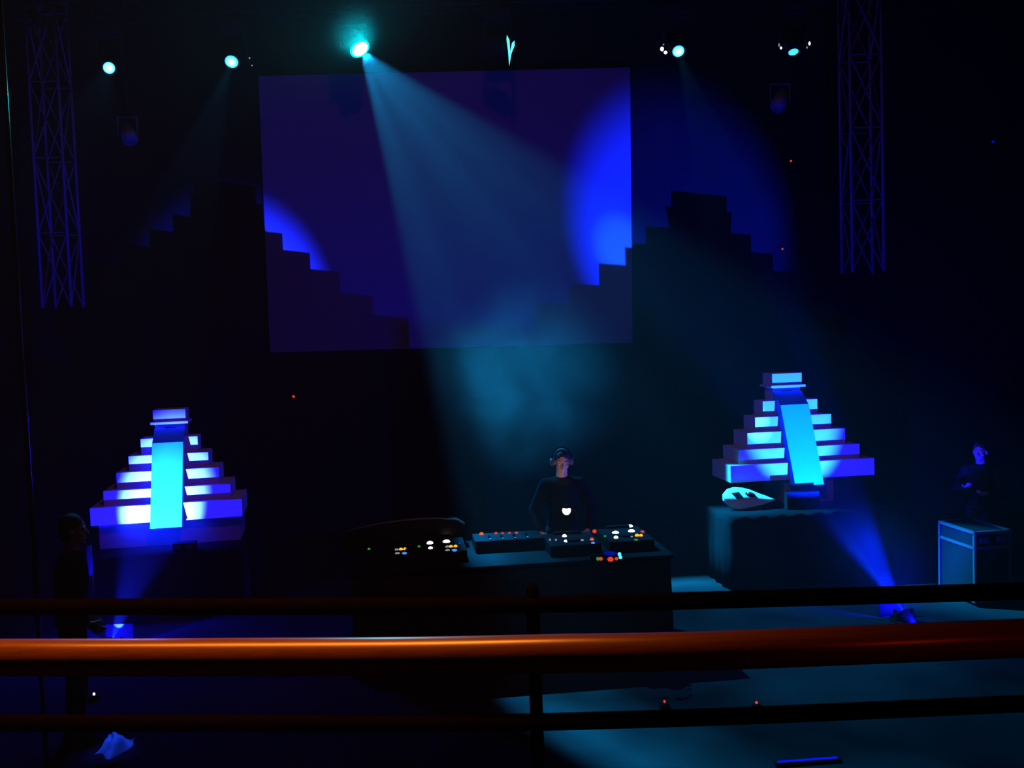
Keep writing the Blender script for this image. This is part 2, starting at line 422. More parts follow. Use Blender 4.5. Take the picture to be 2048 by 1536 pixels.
M['lens_main'] = lens_mat('lens_bright', (0.0, 0.10, 0.11), (1, 1, 1), 9, 0.135, 0.5, 0.8)
M['lens_mid'] = lens_mat('lens_cyan', (0.05, 0.75, 0.9), (0.9, 1.0, 1.0), 1.25, 0.08)
M['lens_dim'] = lens_mat('lens_side', (0.05, 0.9, 0.95), (0.1, 0.95, 1.0), 1.0, 0.08)
def hollow(lo, half, noise=0.5, rim=1.8, core=0.55):
    """gobo inside a lamp: a cone with a bright broken rim"""
    l = lo.data; l.use_nodes = True; nt = l.node_tree
    e = [n for n in nt.nodes if n.type == 'EMISSION'][0]
    tc = nt.nodes.new('ShaderNodeTexCoord'); sp = nt.nodes.new('ShaderNodeSeparateXYZ')
    nt.links.new(tc.outputs['Normal'], sp.inputs[0])
    ab = nt.nodes.new('ShaderNodeMath'); ab.operation = 'ABSOLUTE'; nt.links.new(sp.outputs['Z'], ab.inputs[0])
    ac = nt.nodes.new('ShaderNodeMath'); ac.operation = 'ARCCOSINE'; nt.links.new(ab.outputs[0], ac.inputs[0])
    mr = nt.nodes.new('ShaderNodeMapRange'); mr.inputs['From Max'].default_value = half; nt.links.new(ac.outputs[0], mr.inputs['Value'])
    cr = nt.nodes.new('ShaderNodeValToRGB'); nt.links.new(mr.outputs[0], cr.inputs[0])
    el = cr.color_ramp.elements
    el[0].position = 0.0; el[0].color = (core, core, core, 1)
    el[1].position = 1.0; el[1].color = (0, 0, 0, 1)
    a = el.new(0.6); a.color = (core * 0.9,) * 3 + (1,)
    a = el.new(0.86); a.color = (rim,) * 3 + (1,)
    n = nt.nodes.new('ShaderNodeTexNoise'); n.inputs['Scale'].default_value = 5.5; n.inputs['Detail'].default_value = 3
    nt.links.new(tc.outputs['Normal'], n.inputs['Vector'])
    m2 = nt.nodes.new('ShaderNodeMapRange'); m2.inputs['From Min'].default_value = 0.35; m2.inputs['From Max'].default_value = 0.65
    m2.inputs['To Min'].default_value = 1 - noise; m2.inputs['To Max'].default_value = 1 + noise
    nt.links.new(n.outputs['Fac'], m2.inputs['Value'])
    mu = nt.nodes.new('ShaderNodeMath'); mu.operation = 'MULTIPLY'
    nt.links.new(cr.outputs[0], mu.inputs[0]); nt.links.new(m2.outputs[0], mu.inputs[1])
    nt.links.new(mu.outputs[0], e.inputs['Strength'])
def make_head(px, py, aim, label, lens, lr, beam=None, glow_dots=(), yaw=0.0, vee=False):
    """hanging moving head: clamp, base, yoke arms, lamp body with lens; (px, py) is where the lens sits"""
    Lp = at(px, py, TRY - 0.12)
    aim = Vector(aim).normalized()
    pivot = Lp - aim * 0.17
    top = Vector((pivot.x, pivot.y, TRZ + 0.47))
    root = thing('moving_head', top, 0, label, 'stage light', 'moving head lamps under the front truss')
    o = pivot - top
    rz = Matrix.Rotation(yaw, 3, 'Z')
    zb = -0.13
    MB().box((0, 0, zb), (0.34, 0.26, 0.12), rot=rz, bevel=0.012).build('base', M['black'], root)
    MB().tube((0, 0, zb + 0.06), (0, 0, -0.03), 0.035).box((0, 0, -0.033), (0.07, 0.36, 0.022)).build('clamp', M['black'], root)
    y = MB(); y.box((0, 0, zb - 0.085), (0.36, 0.12, 0.05), rot=rz, bevel=0.01)
    for a in (-1, 1):
        arm = rz @ Vector((a * 0.165, 0, 0))
        zt, ze = zb - 0.08, o.z - 0.06
        y.box((arm.x, arm.y, (zt + ze) / 2), (0.045, 0.10, zt - ze), rot=rz, bevel=0.008)
    yk = y.build('yoke', M['black'], root)
    for (lx, ly, r) in glow_dots:
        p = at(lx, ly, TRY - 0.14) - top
        MB().ball(p, r, u=10, v=6).build('painted_glint', M['e_white' if r[0] > 0.011 else 'e_dimwhite'], yk)  # glints on the yoke arms, painted as glowing dots
    q = aim.to_track_quat('Z', 'Y').to_matrix()
    hd = MB().lathe([(0.05, -0.20), (0.105, -0.16), (0.125, -0.02), (0.118, 0.10), (max(0.108, lr + 0.015), 0.155), (lr + 0.012, 0.16)], 24, Matrix.Translation(o) @ q.to_4x4()).build('lamp_body', M['black'], root, smooth=True)
    if vee:
        # the lens is turned away: two glowing slivers paint the V-shaped reflection
        a = MB(); b0 = at(1018.5, 131, TRY - 0.3) - top
        for pts in ([(1014, 70), (1013, 78), (1016, 100), (1020, 100), (1019, 80)], [(1029, 81), (1024, 86), (1020, 104), (1023, 106), (1029.5, 90)]):
            P = [at(x, yy, TRY - 0.3) - top for x, yy in pts]
            order = [P[0], P[1], P[2], b0, P[3], P[4]]
            f0 = [a.bm.verts.new(p) for p in order]; f1 = [a.bm.verts.new(p + Vector((0, 0.02, 0))) for p in order]
            a.bm.faces.new(f0); a.bm.faces.new(f1[::-1])
            for k in range(6): a.bm.faces.new((f0[k], f0[(k + 1) % 6], f1[(k + 1) % 6], f1[k]))
        a.build('lens', M['e_vee_glint'], hd)  # not a lens: glowing slivers that paint the V-shaped reflection
    else:
        ln = MB().lathe([(lr, -0.006), (lr, 0.004), (lr * 0.7, 0.012), (lr * 0.3, 0.016)], 24).build('lens', lens, hd, smooth=True)
        ln.location = o + aim * 0.163; ln.rotation_euler = q.to_euler()
    if beam:
        P, colr, half, blend, hol = beam
        l = lamp('head_beam', 'SPOT', top + o + aim * 0.19, P, colr, root, top + o + aim * 3, 0.03, 2 * half, blend)
        if hol: hollow(l, half, **hol)
    return root, top + o + aim * 0.19
CY = (0.006, 0.37, 0.90)
lampF = at(720, 98, TRY - 0.12)
aim_main = at_z(1605, 1310, 0) - lampF
r_, p_ = make_head(720, 98, aim_main, 'brightest moving head above the screen left edge, glowing white with a wide cyan beam', M['lens_main'], 0.135,
          (16000, CY, R(20), 0.15, dict(noise=0.7, rim=2.3, core=0.40)))
lamp('lens_glow_fill', 'SPOT', p_ + aim_main.normalized() * 0.03, 420, (0.0, 0.75, 1.0), r_, p_ + Vector((-0.15, -1, 0.4)), 0.04, R(120), 0.5)  # extra spot added to light the halo around the lens
make_head(218, 136, (0.30, -1.0, -0.45), 'leftmost moving head, small cyan disc near the left hanging truss', M['lens_mid'], 0.072,
          (260, CY, R(6), 0.3, None))
r_, p_ = make_head(463, 124, (0.02, -0.9, -0.8), 'moving head just left of the screen top corner with a slim beam going down left', M['lens_mid'], 0.082,
          (1000, CY, R(6.5), 0.2, dict(noise=0.2, rim=1.5, core=0.5)), glow_dots=[(499, 116, (0.010, 0.01, 0.012)), (504, 131, (0.008, 0.008, 0.01))])
lamp('lens_glow_fill', 'POINT', p_, 3, (0.0, 0.75, 1.0), r_, radius=0.04)
make_head(1018, 100, (0.75, -0.25, -0.6), 'moving head above the screen centre turned aside, showing a bright V of painted reflection', M['lens_dim'], 0.08, vee=True)
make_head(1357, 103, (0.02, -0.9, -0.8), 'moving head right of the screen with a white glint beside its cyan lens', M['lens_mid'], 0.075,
          (800, CY, R(6.5), 0.2, dict(noise=0.2, rim=1.5, core=0.5)), glow_dots=[(1324, 98, (0.022, 0.012, 0.026)), (1331, 105, (0.022, 0.012, 0.02)), (1327, 89, (0.010, 0.01, 0.01))])
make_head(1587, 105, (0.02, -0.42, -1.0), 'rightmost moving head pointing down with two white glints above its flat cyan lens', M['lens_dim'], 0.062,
          None, glow_dots=[(1558, 90, (0.010, 0.01, 0.022)), (1562, 96, (0.012, 0.01, 0.016)), (1619, 87, (0.0115, 0.01, 0.024)), (1614, 95, (0.010, 0.01, 0.014))])

# hanging side trusses
a0, a1 = at(111, 380, 13.4), at(1722, 300, 13.6)
def side_truss(xt, yb, Y, w, label):
    bot = at(*yb, Y)
    return truss('hanging_truss', (bot.x, Y, 8.4), (bot.x, Y, bot.z), w, 0.019, 5, M['steel'], label, 'truss')
side_truss(0, (127, 615), 13.4, 0.38, 'steel box truss hanging at the far left of the stage')
side_truss(0, (1725, 545), 13.6, 0.42, 'steel box truss hanging at the far right of the stage')
# par cans on drop pipes
def par_can(px, py, Y, aim, label):
    c = at(px, py, Y); root = thing('par_can', (c.x, c.y, 8.4), 0, label, 'stage light', 'dark par cans on drop pipes')
    o = c - root.location
    MB().tube((0, 0, 0), (0, 0, o.z + 0.2), 0.018, n=10).build('drop_pipe', M['black'], root)
    y = MB(); y.box((0, 0, o.z + 0.2), (0.26, 0.03, 0.012))
    for a in (-1, 1): y.box((a * 0.125, 0, o.z + 0.09), (0.012, 0.03, 0.22))
    y.build('bracket', M['steel'], root)
    q = Vector(aim).normalized().to_track_quat('Z', 'Y').to_matrix()
    h = MB().lathe([(0.03, -0.16), (0.085, -0.13), (0.095, 0.02), (0.098, 0.15)], 20, Matrix.Translation(o) @ q.to_4x4()).build('can', M['steel'], root, smooth=True)
    return root
par_can(256, 266, 13.2, (0.4, -0.6, -0.7), 'par can on a drop pipe below the left moving heads, faintly blue')
par_can(1560, 200, 13.2, (-0.4, -0.6, -0.7), 'par can on a drop pipe below the rightmost moving head')

# ------------------------------------------------------------------ tall pole at far left
pp = [at(22, 340, 6.9), at(47, 770, 6.9)]
px0 = pp[1].x
po = thing('metal_pole', (px0, 6.9, 0), 0, 'tall glossy metal pole at the far left in front of the stage', 'pole')
MB().tube((0, 0, 0.02), (0, 0, 8.4), 0.017, n=20).build('tube', M['pole'], po, smooth=True)
MB().lathe([(0.10, 0.0), (0.10, 0.015), (0.03, 0.03), (0.022, 0.08)], 20).build('foot_plate', M['black'], po)
# pale post beside left table
p = at_z(183, 1215, 0.0)
pt = thing('upright_post', (at(180, 1150, 10.7).x, 10.7, 0), 0, 'narrow pale post standing left of the left pyramid table', 'post')
MB().tube((0, 0, 0.02), (0, 0, 0.86), 0.034, n=14).build('shaft', M['post'], pt, smooth=True)
MB().box((0, 0, 0.012), (0.22, 0.22, 0.024), bevel=0.004).build('foot_plate', M['black'], pt)

# ------------------------------------------------------------------ DJ table and gear
TZ = 0.95; TYAW = 0.12
TC = Vector((-0.10, 9.42, 0)); TQ = Matrix.Rotation(TYAW, 3, 'Z'); TW, TD = 2.95, 1.12
dj = thing('mixing_table', TC, TYAW, 'long black-draped table in the middle holding the players and mixer', 'table')
cloth_skirt(TW - 0.06, TD - 0.06, TZ - 0.03, folds=14, amp=0.012, flare=0.015).build('drape', M['cloth_black'], dj, smooth=True)
MB().box((0, 0, TZ - 0.015), (TW, TD, 0.03), bevel=0.006).build('tabletop', M['black'], dj)

def gear(name, label, cat, corners, h, glow_dots, group=None, player=True):
    """a box of gear lying on the table; leds = [(px, py, material, w, h)] on its top, corners = led extent"""
    zt = TZ + h
    P = [at_z(x, y, zt) for x, y, *_ in glow_dots]
    loc = [TQ.transposed() @ (p - TC) for p in P]
    x0, x1, y0, y1, = corners
    cx, cy = (x0 + x1) / 2, (y0 + y1) / 2
    wp = TC + TQ @ Vector((cx, cy, 0))
    root = thing(name, (wp.x, wp.y, TZ), TYAW, label, cat, group)
    MB().box((0, 0, h / 2), (x1 - x0, y1 - y0, h), bevel=0.008).build('body', M['black_gloss'], root)
    for p, (px, py, m, w, hh) in zip(loc, glow_dots):
        r = p.y * 0 + 9.5 / 2000
        MB().ball((p.x - cx, p.y - cy, h + 0.002), (w * r / 2, w * r / 2, hh * r / 2), u=10, v=6).build('indicator_light', M[m], root, smooth=True)
    return root, h
def loc_of(px, py, zt):
    return TQ.transposed() @ (at_z(px, py, zt) - TC)
def player(glow_dots, label, xa, xb):
    h = 0.10
    ls = [loc_of(l[0], l[1], TZ + h) for l in glow_dots]
    xs = loc_of(xa, glow_dots[0][1], TZ + h).x, loc_of(xb, glow_dots[0][1], TZ + h).x
    ys = min(p.y for p in ls), max(p.y for p in ls)
    cy = (ys[0] + ys[1]) / 2
    y0, y1 = max(cy - 0.2, -TD / 2 + 0.02), min(cy + 0.2, TD / 2 - 0.02)
    y0, y1 = min(y0, ys[0] - 0.02), max(y1, ys[1] + 0.02)
    root, h = gear('media_player', label, 'media player', (xs[0], xs[1], y0, y1), h, glow_dots, 'media players on the mixing table')
    w, d = xs[1] - xs[0], y1 - y0
    MB().lathe([(0.085, 0.0), (0.085, 0.012), (0.078, 0.018), (0.03, 0.02)], 28, Matrix.Translation((0.0, -d * 0.14, h))).build('jog_wheel', M['black_gloss'], root, smooth=True)
    MB().box((0, d * 0.5 - 0.05, h + 0.012), (w * 0.55, 0.05, 0.024), bevel=0.004).build('display', M['black'], root)
    MB().box((w * 0.40, -d * 0.1, h + 0.006), (0.016, 0.03, 0.012), bevel=0.003).build('pitch_slider', M['steel'], root)
    return root
player([(738, 1099, 'e_green', 6, 6), (761, 1102, 'e_white', 9, 7), (792, 1091, 'e_white', 12, 7), (793, 1100, 'e_dimwhite', 9, 5), (802, 1099.5, 'e_amber', 8, 7), (810, 1099, 'e_amber', 7, 7), (795, 1107, 'e_dimwhite', 10, 4), (809, 1107, 'e_blue', 10, 5)],
       'leftmost media player on the mixing table, green dot at its left end', 722, 822)
player([(838, 1094, 'e_green', 6, 6), (860, 1087, 'e_white', 13, 9), (861, 1097, 'e_white', 9, 7), (894, 1073, 'e_white', 12, 7), (893, 1084, 'e_white', 15, 8), (894, 1094, 'e_dimwhite', 10, 5), (902, 1094, 'e_amber', 8, 7), (911, 1093.5, 'e_amber', 8, 7), (895, 1101, 'e_dimwhite', 10, 4), (909, 1101, 'e_blue', 11, 5)],
       'second media player from the left, just left of the row of red dots', 828, 932)
player([(1100, 1081, 'e_dimwhite', 4, 7), (1112, 1081, 'e_dimwhite', 4, 7), (1129, 1073, 'e_white', 9, 8), (1142, 1078, 'e_white', 11, 7), (1133, 1083, 'e_white', 10, 7), (1164, 1081, 'e_dimwhite', 8, 5), (1184, 1080, 'e_redor', 9, 7), (1186, 1086.5, 'e_blue', 8, 5), (1189, 1063, 'e_red', 9, 8)],
       'third media player from the left, right of the mixer below the bright desk lamp', 1092, 1198)
player([(1210, 1073, 'e_green', 5, 5), (1221, 1056, 'e_white', 8, 7), (1231, 1066, 'e_white', 14, 7), (1232, 1076, 'e_white', 9, 8), (1260, 1053, 'e_white', 12, 7), (1263, 1063, 'e_white', 14, 8), (1262, 1073.5, 'e_dimwhite', 8, 6), (1274, 1072, 'e_amber', 9, 8), (1282, 1072, 'e_amber', 8, 7), (1285, 1064, 'e_red', 9, 6), (1272, 1080, 'e_green', 9, 4)],
       'rightmost media player on the mixing table with two amber dots at its right end', 1208, 1302)
mxl = [(963, 1069, 'e_redor', 10, 9), (992, 1067.5, 'e_red', 7, 7), (1005, 1067.5, 'e_red', 6, 6), (1019, 1067, 'e_red', 6, 6), (1033, 1066.5, 'e_red', 7, 6)]
h = 0.11
xl = loc_of(944, 1068, TZ + h).x; xr = loc_of(1082, 1068, TZ + h).x; yc = loc_of(1000, 1067, TZ + h).y
mroot, h = gear('dj_mixer', 'black mixer in the middle of the table with a row of red dots', 'mixer', (xl, xr, yc - 0.30, min(yc + 0.06, TD / 2 - 0.01)), h, mxl)
for k in range(4):
    for j in range(3):
        MB().lathe([(0.012, 0), (0.010, 0.02)], 10, Matrix.Translation(((k - 1.5) * 0.12, -0.02 - j * 0.045, h))).build('knob', M['black'], mroot)
    MB().box(((k - 1.5) * 0.12, -0.145, h + 0.006), (0.018, 0.03, 0.012), bevel=0.002).build('fader', M['steel'], mroot)
fx = [(1196, 1118, 'e_green', 7, 7), (1202, 1118, 'e_red', 7, 7), (1221, 1119, 'e_red', 12, 9), (1233, 1118, 'e_red', 7, 6), (1239, 1109, 'e_cyan', 7, 8), (1241, 1115, 'e_cyan', 7, 7), (1220, 1107, 'e_deepblue', 26, 5)]
h = 0.05
xl = loc_of(1186, 1115, TZ + h).x; xr = loc_of(1256, 1115, TZ + h).x; yc = loc_of(1220, 1114, TZ + h).y
y0 = max(yc - 0.07, -TD / 2 + 0.01)
gear('effects_unit', 'small effects unit at the right front of the table with red and cyan dots', 'effects unit', (xl, xr, y0, yc + 0.12), h, fx)
# curved monitor case at left rear of the table
mc = loc_of(800, 1085, TZ)
def monitor_case():
    A = [at(x, y, 9.72) for x, y in ((688, 1062), (720, 1053), (760, 1045), (800, 1040), (840, 1037), (880, 1037), (915, 1041), (930, 1050))]
    base = A[0].copy(); base.x = (A[0].x + A[-1].x) / 2; base.z = TZ; base.y = 9.68
    root = thing('monitor_case', base, 0.12, 'low dark case with a curved top edge at the left rear of the table', 'case')
    b = MB(); f, k = [], []
    pts = [Vector((a.x - base.x, 0, a.z - base.z)) for a in A]
    pts = [Vector((pts[0].x, 0, 0))] + pts + [Vector((pts[-1].x, 0, 0))]
    f = [b.bm.verts.new(p) for p in pts]; k = [b.bm.verts.new(p + Vector((0, 0.16, -0.0))) for p in pts]
    b.bm.faces.new(f); b.bm.faces.new(k[::-1])
    for i in range(len(pts)): b.bm.faces.new((f[i], f[(i + 1) % len(pts)], k[(i + 1) % len(pts)], k[i]))
    b.build('shell', M['black_gloss'], root)
    MB().path([p + Vector((0, -0.004, 0.004)) for p in pts[1:-1]], 0.008, 8).build('edge_strip', M['steel'], root, smooth=True)
monitor_case()
# gooseneck lamp
djp = at(1122, 930, 10.32)
gl = at(1133, 1020, 9.75); gb = Vector((gl.x + 0.10, gl.y + 0.12, TZ))
gr = thing('desk_lamp', gb, 0, 'small gooseneck lamp with a glowing warm white bulb in front of the performer', 'lamp')
MB().lathe([(0.05, 0), (0.05, 0.015), (0.015, 0.03)], 16).build('base', M['black'], gr)
o = gl - gb
pts = []
for k in range(13):
    t = k / 12
    p = Vector((0, 0, 0.02)).lerp(o, t) + Vector((0.06, 0.0, 0.10)) * math.sin(t * math.pi) * 1.0
    pts.append(p)
MB().path(pts, 0.006, 8).build('gooseneck', M['black'], gr, smooth=True)
MB().lathe([(0.012, 0.055), (0.030, 0.045), (0.040, 0.02)], 16, Matrix.Translation(o)).build('shade', M['black'], gr, smooth=True)
MB().ball(o + Vector((0, 0, -0.004)), (0.040, 0.040, 0.044)).build('bulb', M['e_warm'], gr, smooth=True)
lamp('desk_light', 'SPOT', gl + Vector((0, 0.03, 0.07)), 2.6, (1, 0.72, 0.62), gr, (djp.x, 10.2, 1.60), 0.02, R(48), 0.6)

# ------------------------------------------------------------------ people
def hand(b, w, d, n, s=1.0, side=1, curl=0.35):
    """palm with four fingers and a thumb; w wrist, d direction, n palm normal"""
    d = d.normalized(); n = (n - d * n.dot(d)).normalized(); sd = d.cross(n) * side
    for t in (0.03, 0.055, 0.08):
        for u in (-0.5, 0.5): b.ball(w + d * t * s + sd * u * 0.036 * s, (0.022 * s, 0.022 * s, 0.016 * s))
    b.cap(w, w + d * 0.07 * s, 0.024 * s, 0.022 * s)
    for k, (L, u) in enumerate(((0.068, -0.036), (0.078, -0.012), (0.074, 0.012), (0.058, 0.035))):
        p0 = w + d * 0.088 * s + sd * u * s
        a = curl * (0.8 + 0.15 * k)
        d1 = (d * math.cos(a) + n * math.sin(a)); d2 = (d * math.cos(2.1 * a) + n * math.sin(2.1 * a))
        p1 = p0 + d1 * L * 0.5 * s; p2 = p1 + d2 * L * 0.5 * s
        b.cap(p0, p1, 0.0095 * s, 0.0088 * s, 10); b.cap(p1, p2, 0.0088 * s, 0.0075 * s, 10)
    t0 = w + d * 0.03 * s - sd * 0.03 * s; t1 = t0 + (d * 0.6 - sd * 0.7 + n * 0.3).normalized() * 0.035 * s; t2 = t1 + (d * 0.9 - sd * 0.3 + n * 0.4).normalized() * 0.03 * s
    b.cap(t0, t1, 0.013 * s, 0.0105 * s, 10); b.cap(t1, t2, 0.0105 * s, 0.0085 * s, 10)
def person(loc, yaw, H, label, arms, head_tilt=0.0, head_turn=0.0, lean=0.0, stance=0.10, stride=0.0, shirt='shirt', trouser='trouser', bald=False):
    """a standing figure facing local -y; arms = {side: (elbow, wrist, palm_normal, curl)} in metres at 1.78 m height"""
    root = thing('person', loc, yaw, label, 'person')
    s = H / 1.78
    V = lambda x, y, z: Vector((x, y, z)) * s
    sh = lambda z: -lean * max(0, z - 0.95)
    body = MB(); top = MB(); leg = MB()
    nb, hc = V(0, sh(1.5), 1.49), V(0, sh(1.62) - 0.02, 1.645)
    # torso
    lv = ((0.93, .158, .112), (1.05, .146, .106), (1.16, .150, .110), (1.28, .165, .120), (1.37, .160, .112), (1.44, .115, .085))
    zz = [0.93 + 0.51 * i / 17 for i in range(18)]
    for z in zz:
        for (z0, a0, b0), (z1, a1, b1) in zip(lv, lv[1:]):
            if z0 <= z <= z1 + 1e-6:
                t = (z - z0) / (z1 - z0); rx, ry = a0 + (a1 - a0) * t, b0 + (b1 - b0) * t
        body.ball(V(0, sh(z), z), (rx * s, ry * s, 0.07 * s)); top.ball(V(0, sh(z), z), ((rx + .013) * s, (ry + .013) * s, 0.075 * s))
    for a in (-1, 1):
        body.cap(V(0, sh(1.45), 1.45), V(a * .17, sh(1.42), 1.42), 0.060 * s, 0.052 * s)
        top.cap(V(0, sh(1.44), 1.44), V(a * .175, sh(1.42), 1.415), 0.066 * s, 0.066 * s)
    body.cap(nb, hc, 0.058 * s, 0.055 * s)
    # head
    hq = Matrix.Rotation(head_turn, 3, 'Z') @ Matrix.Rotation(head_tilt, 3, 'X')
    hp = lambda x, y, z: hc + hq @ V(x, y, z)
    body.ball(hp(0, 0.012, 0.035), (0.076 * s, 0.096 * s, 0.098 * s), hq)
    body.ball(hp(0, -0.030, -0.035), (0.058 * s, 0.062 * s, 0.075 * s), hq)
    body.cap(hp(0, -0.088, 0.018), hp(0, -0.108, -0.018), 0.010 * s, 0.014 * s, 10)
    for a in (-1, 1):
        body.ball(hp(a * 0.078, 0.012, 0.0), (0.012 * s, 0.022 * s, 0.032 * s), hq)
        body.ball(hp(a * 0.032, -0.078, 0.036), (0.024 * s, 0.014 * s, 0.010 * s), hq)
        body.ball(hp(a * 0.045, -0.058, -0.012), (0.022 * s, 0.022 * s, 0.020 * s), hq)
    body.ball(hp(0, -0.086, -0.050), (0.024 * s, 0.011 * s, 0.008 * s), hq)
    body.ball(hp(0, -0.084, -0.061), (0.021 * s, 0.011 * s, 0.007 * s), hq)
    body.ball(hp(0, -0.076, -0.088), (0.024 * s, 0.02 * s, 0.018 * s), hq)
    # legs
    for a in (-1, 1):
        st = a * stride
        hip, kn, an = V(a * .085, 0, .92), V(a * (stance * .95), -0.02 + st * .5, .50), V(a * stance, 0.02 + st, .085)
        body.cap(hip, kn, .085 * s, .058 * s); body.cap(kn, kn.lerp(an, .35), .055 * s, .056 * s); body.cap(kn.lerp(an, .35), an, .056 * s, .038 * s)
        leg.cap(hip, kn, .098 * s, .074 * s); leg.cap(kn, an + V(0, 0, .01), .072 * s, .062 * s)
        body.cap(an + V(0, 0.02, -.045), an + V(a * .02, -.13, -.05), .035 * s, .03 * s)
        sm = MB(); sm.cap(an + V(0, .03, -.04), an + V(a * .015, -.08, -.045), .046 * s, .042 * s); sm.cap(an + V(a * .015, -.08, -.045), an + V(a * .022, -.155, -.052), .043 * s, .034 * s)
        sm.box(an + V(a * .012, -.06, -.076), (.085 * s, .27 * s, .018 * s), bevel=.006)
        remesh(sm.build('shoe', M['shoe'], root), 0.009)
    leg.ball(V(0, 0, .95), (.17 * s, .125 * s, .10 * s))
    # arms
    for a, (el, wr, pn, cu) in arms.items():
        S0 = V(a * .175, sh(1.42), 1.42); E, Wt = V(*el), V(*wr)
        body.cap(S0, E, .050 * s, .038 * s); body.cap(E, E.lerp(Wt, .3), .038 * s, .038 * s); body.cap(E.lerp(Wt, .3), Wt, .038 * s, .026 * s)
        top.cap(S0, E, .066 * s, .054 * s); top.cap(E, E.lerp(Wt, .9), .054 * s, .040 * s)
        hand(body, Wt, (Wt - E), Vector(pn), s, a, cu)
    b = body.build('body', M['skin'], root); remesh(b, 0.0075, 2)
    remesh(top.build('shirt', M[shirt], root), 0.014, 3)
    remesh(leg.build('trousers', M[trouser], root), 0.014, 3)
    hr = MB(); hr.ball(hp(0, 0.022, 0.052), (0.083 * s, 0.098 * s, 0.095 * s), hq); hr.ball(hp(0, 0.055, 0.0), (0.074 * s, 0.062 * s, 0.085 * s), hq)
    remesh(hr.build('hair', M['hair'], root), 0.008)
    for a in (-1, 1):
        MB().ball(hp(a * 0.032, -0.076, 0.018), 0.0125 * s, u=10, v=8).build('eye', M['eye'], root, smooth=True)
    return root, (lambda v: root.matrix_world @ v), hc, hq
# performer behind the table
djp = at(1122, 930, 10.32)
DR, _, hc, hq = person((djp.x, 10.38, 0), 0.05, 1.80, 'person behind the table in dark clothes, head bowed over the players', 
   {-1: ((-.30, -.06, 1.15), (-.25, -.20, .955), (.2, .6, 0), .8), 1: ((.30, -.05, 1.15), (.24, -.19, .955), (-.2, .6, 0), .8)}, head_tilt=0.30, lean=0.15)
# headphones
hw = Matrix.Translation((djp.x, 10.38, 0)) @ Matrix.Rotation(0.05, 4, 'Z')
hp_loc = hw @ hc
hs = thing('headphones', hp_loc, 0.05, 'black headphones worn by the person behind the table', 'headphones')
arc = [hq @ Vector((0.102 * math.cos(t), 0.012, 0.03 + 0.135 * math.sin(t))) for t in [math.pi * k / 14 for k in range(15)]]
MB().path(arc, 0.009, 8).build('headband', M['black_gloss'], hs, smooth=True)
for a in (-1, 1):
    q = hq @ Matrix.Rotation(a * math.pi / 2, 3, 'Y')
    MB().lathe([(0.036, -0.012), (0.042, 0.0), (0.040, 0.018), (0.022, 0.026)], 18, Matrix.Translation(hq @ Vector((a * 0.096, 0.012, 0.005))) @ q.to_4x4()).build('ear_cup', M['steel'], hs, smooth=True)
# person at left
lp = at(133, 1070, 7.68)
person((lp.x, 7.68, 0), R(105), 1.74, 'person standing at the far left in dark clothes, watching the stage',
   {-1: ((-.27, .03, 1.14), (-.24, -.16, .96), (1, 0, 0), .5), 1: ((.26, .04, 1.14), (.25, -.10, .92), (-1, 0, 0), .5)}, head_tilt=0.08, lean=0.05, stance=0.11)
# person at right
rp = at(1962, 905, 11.3)
person((rp.x, 11.3, 0), R(-40), 1.60, 'person standing at the far right beyond the flight case, dim blue light on the face',
   {-1: ((-.28, -.05, 1.16), (-.12, -.26, 1.22), (.3, 0, 1), .5), 1: ((.28, -.04, 1.14), (.14, -.27, 1.16), (-.3, 0, 1), .5)}, head_tilt=0.12, lean=0.03)

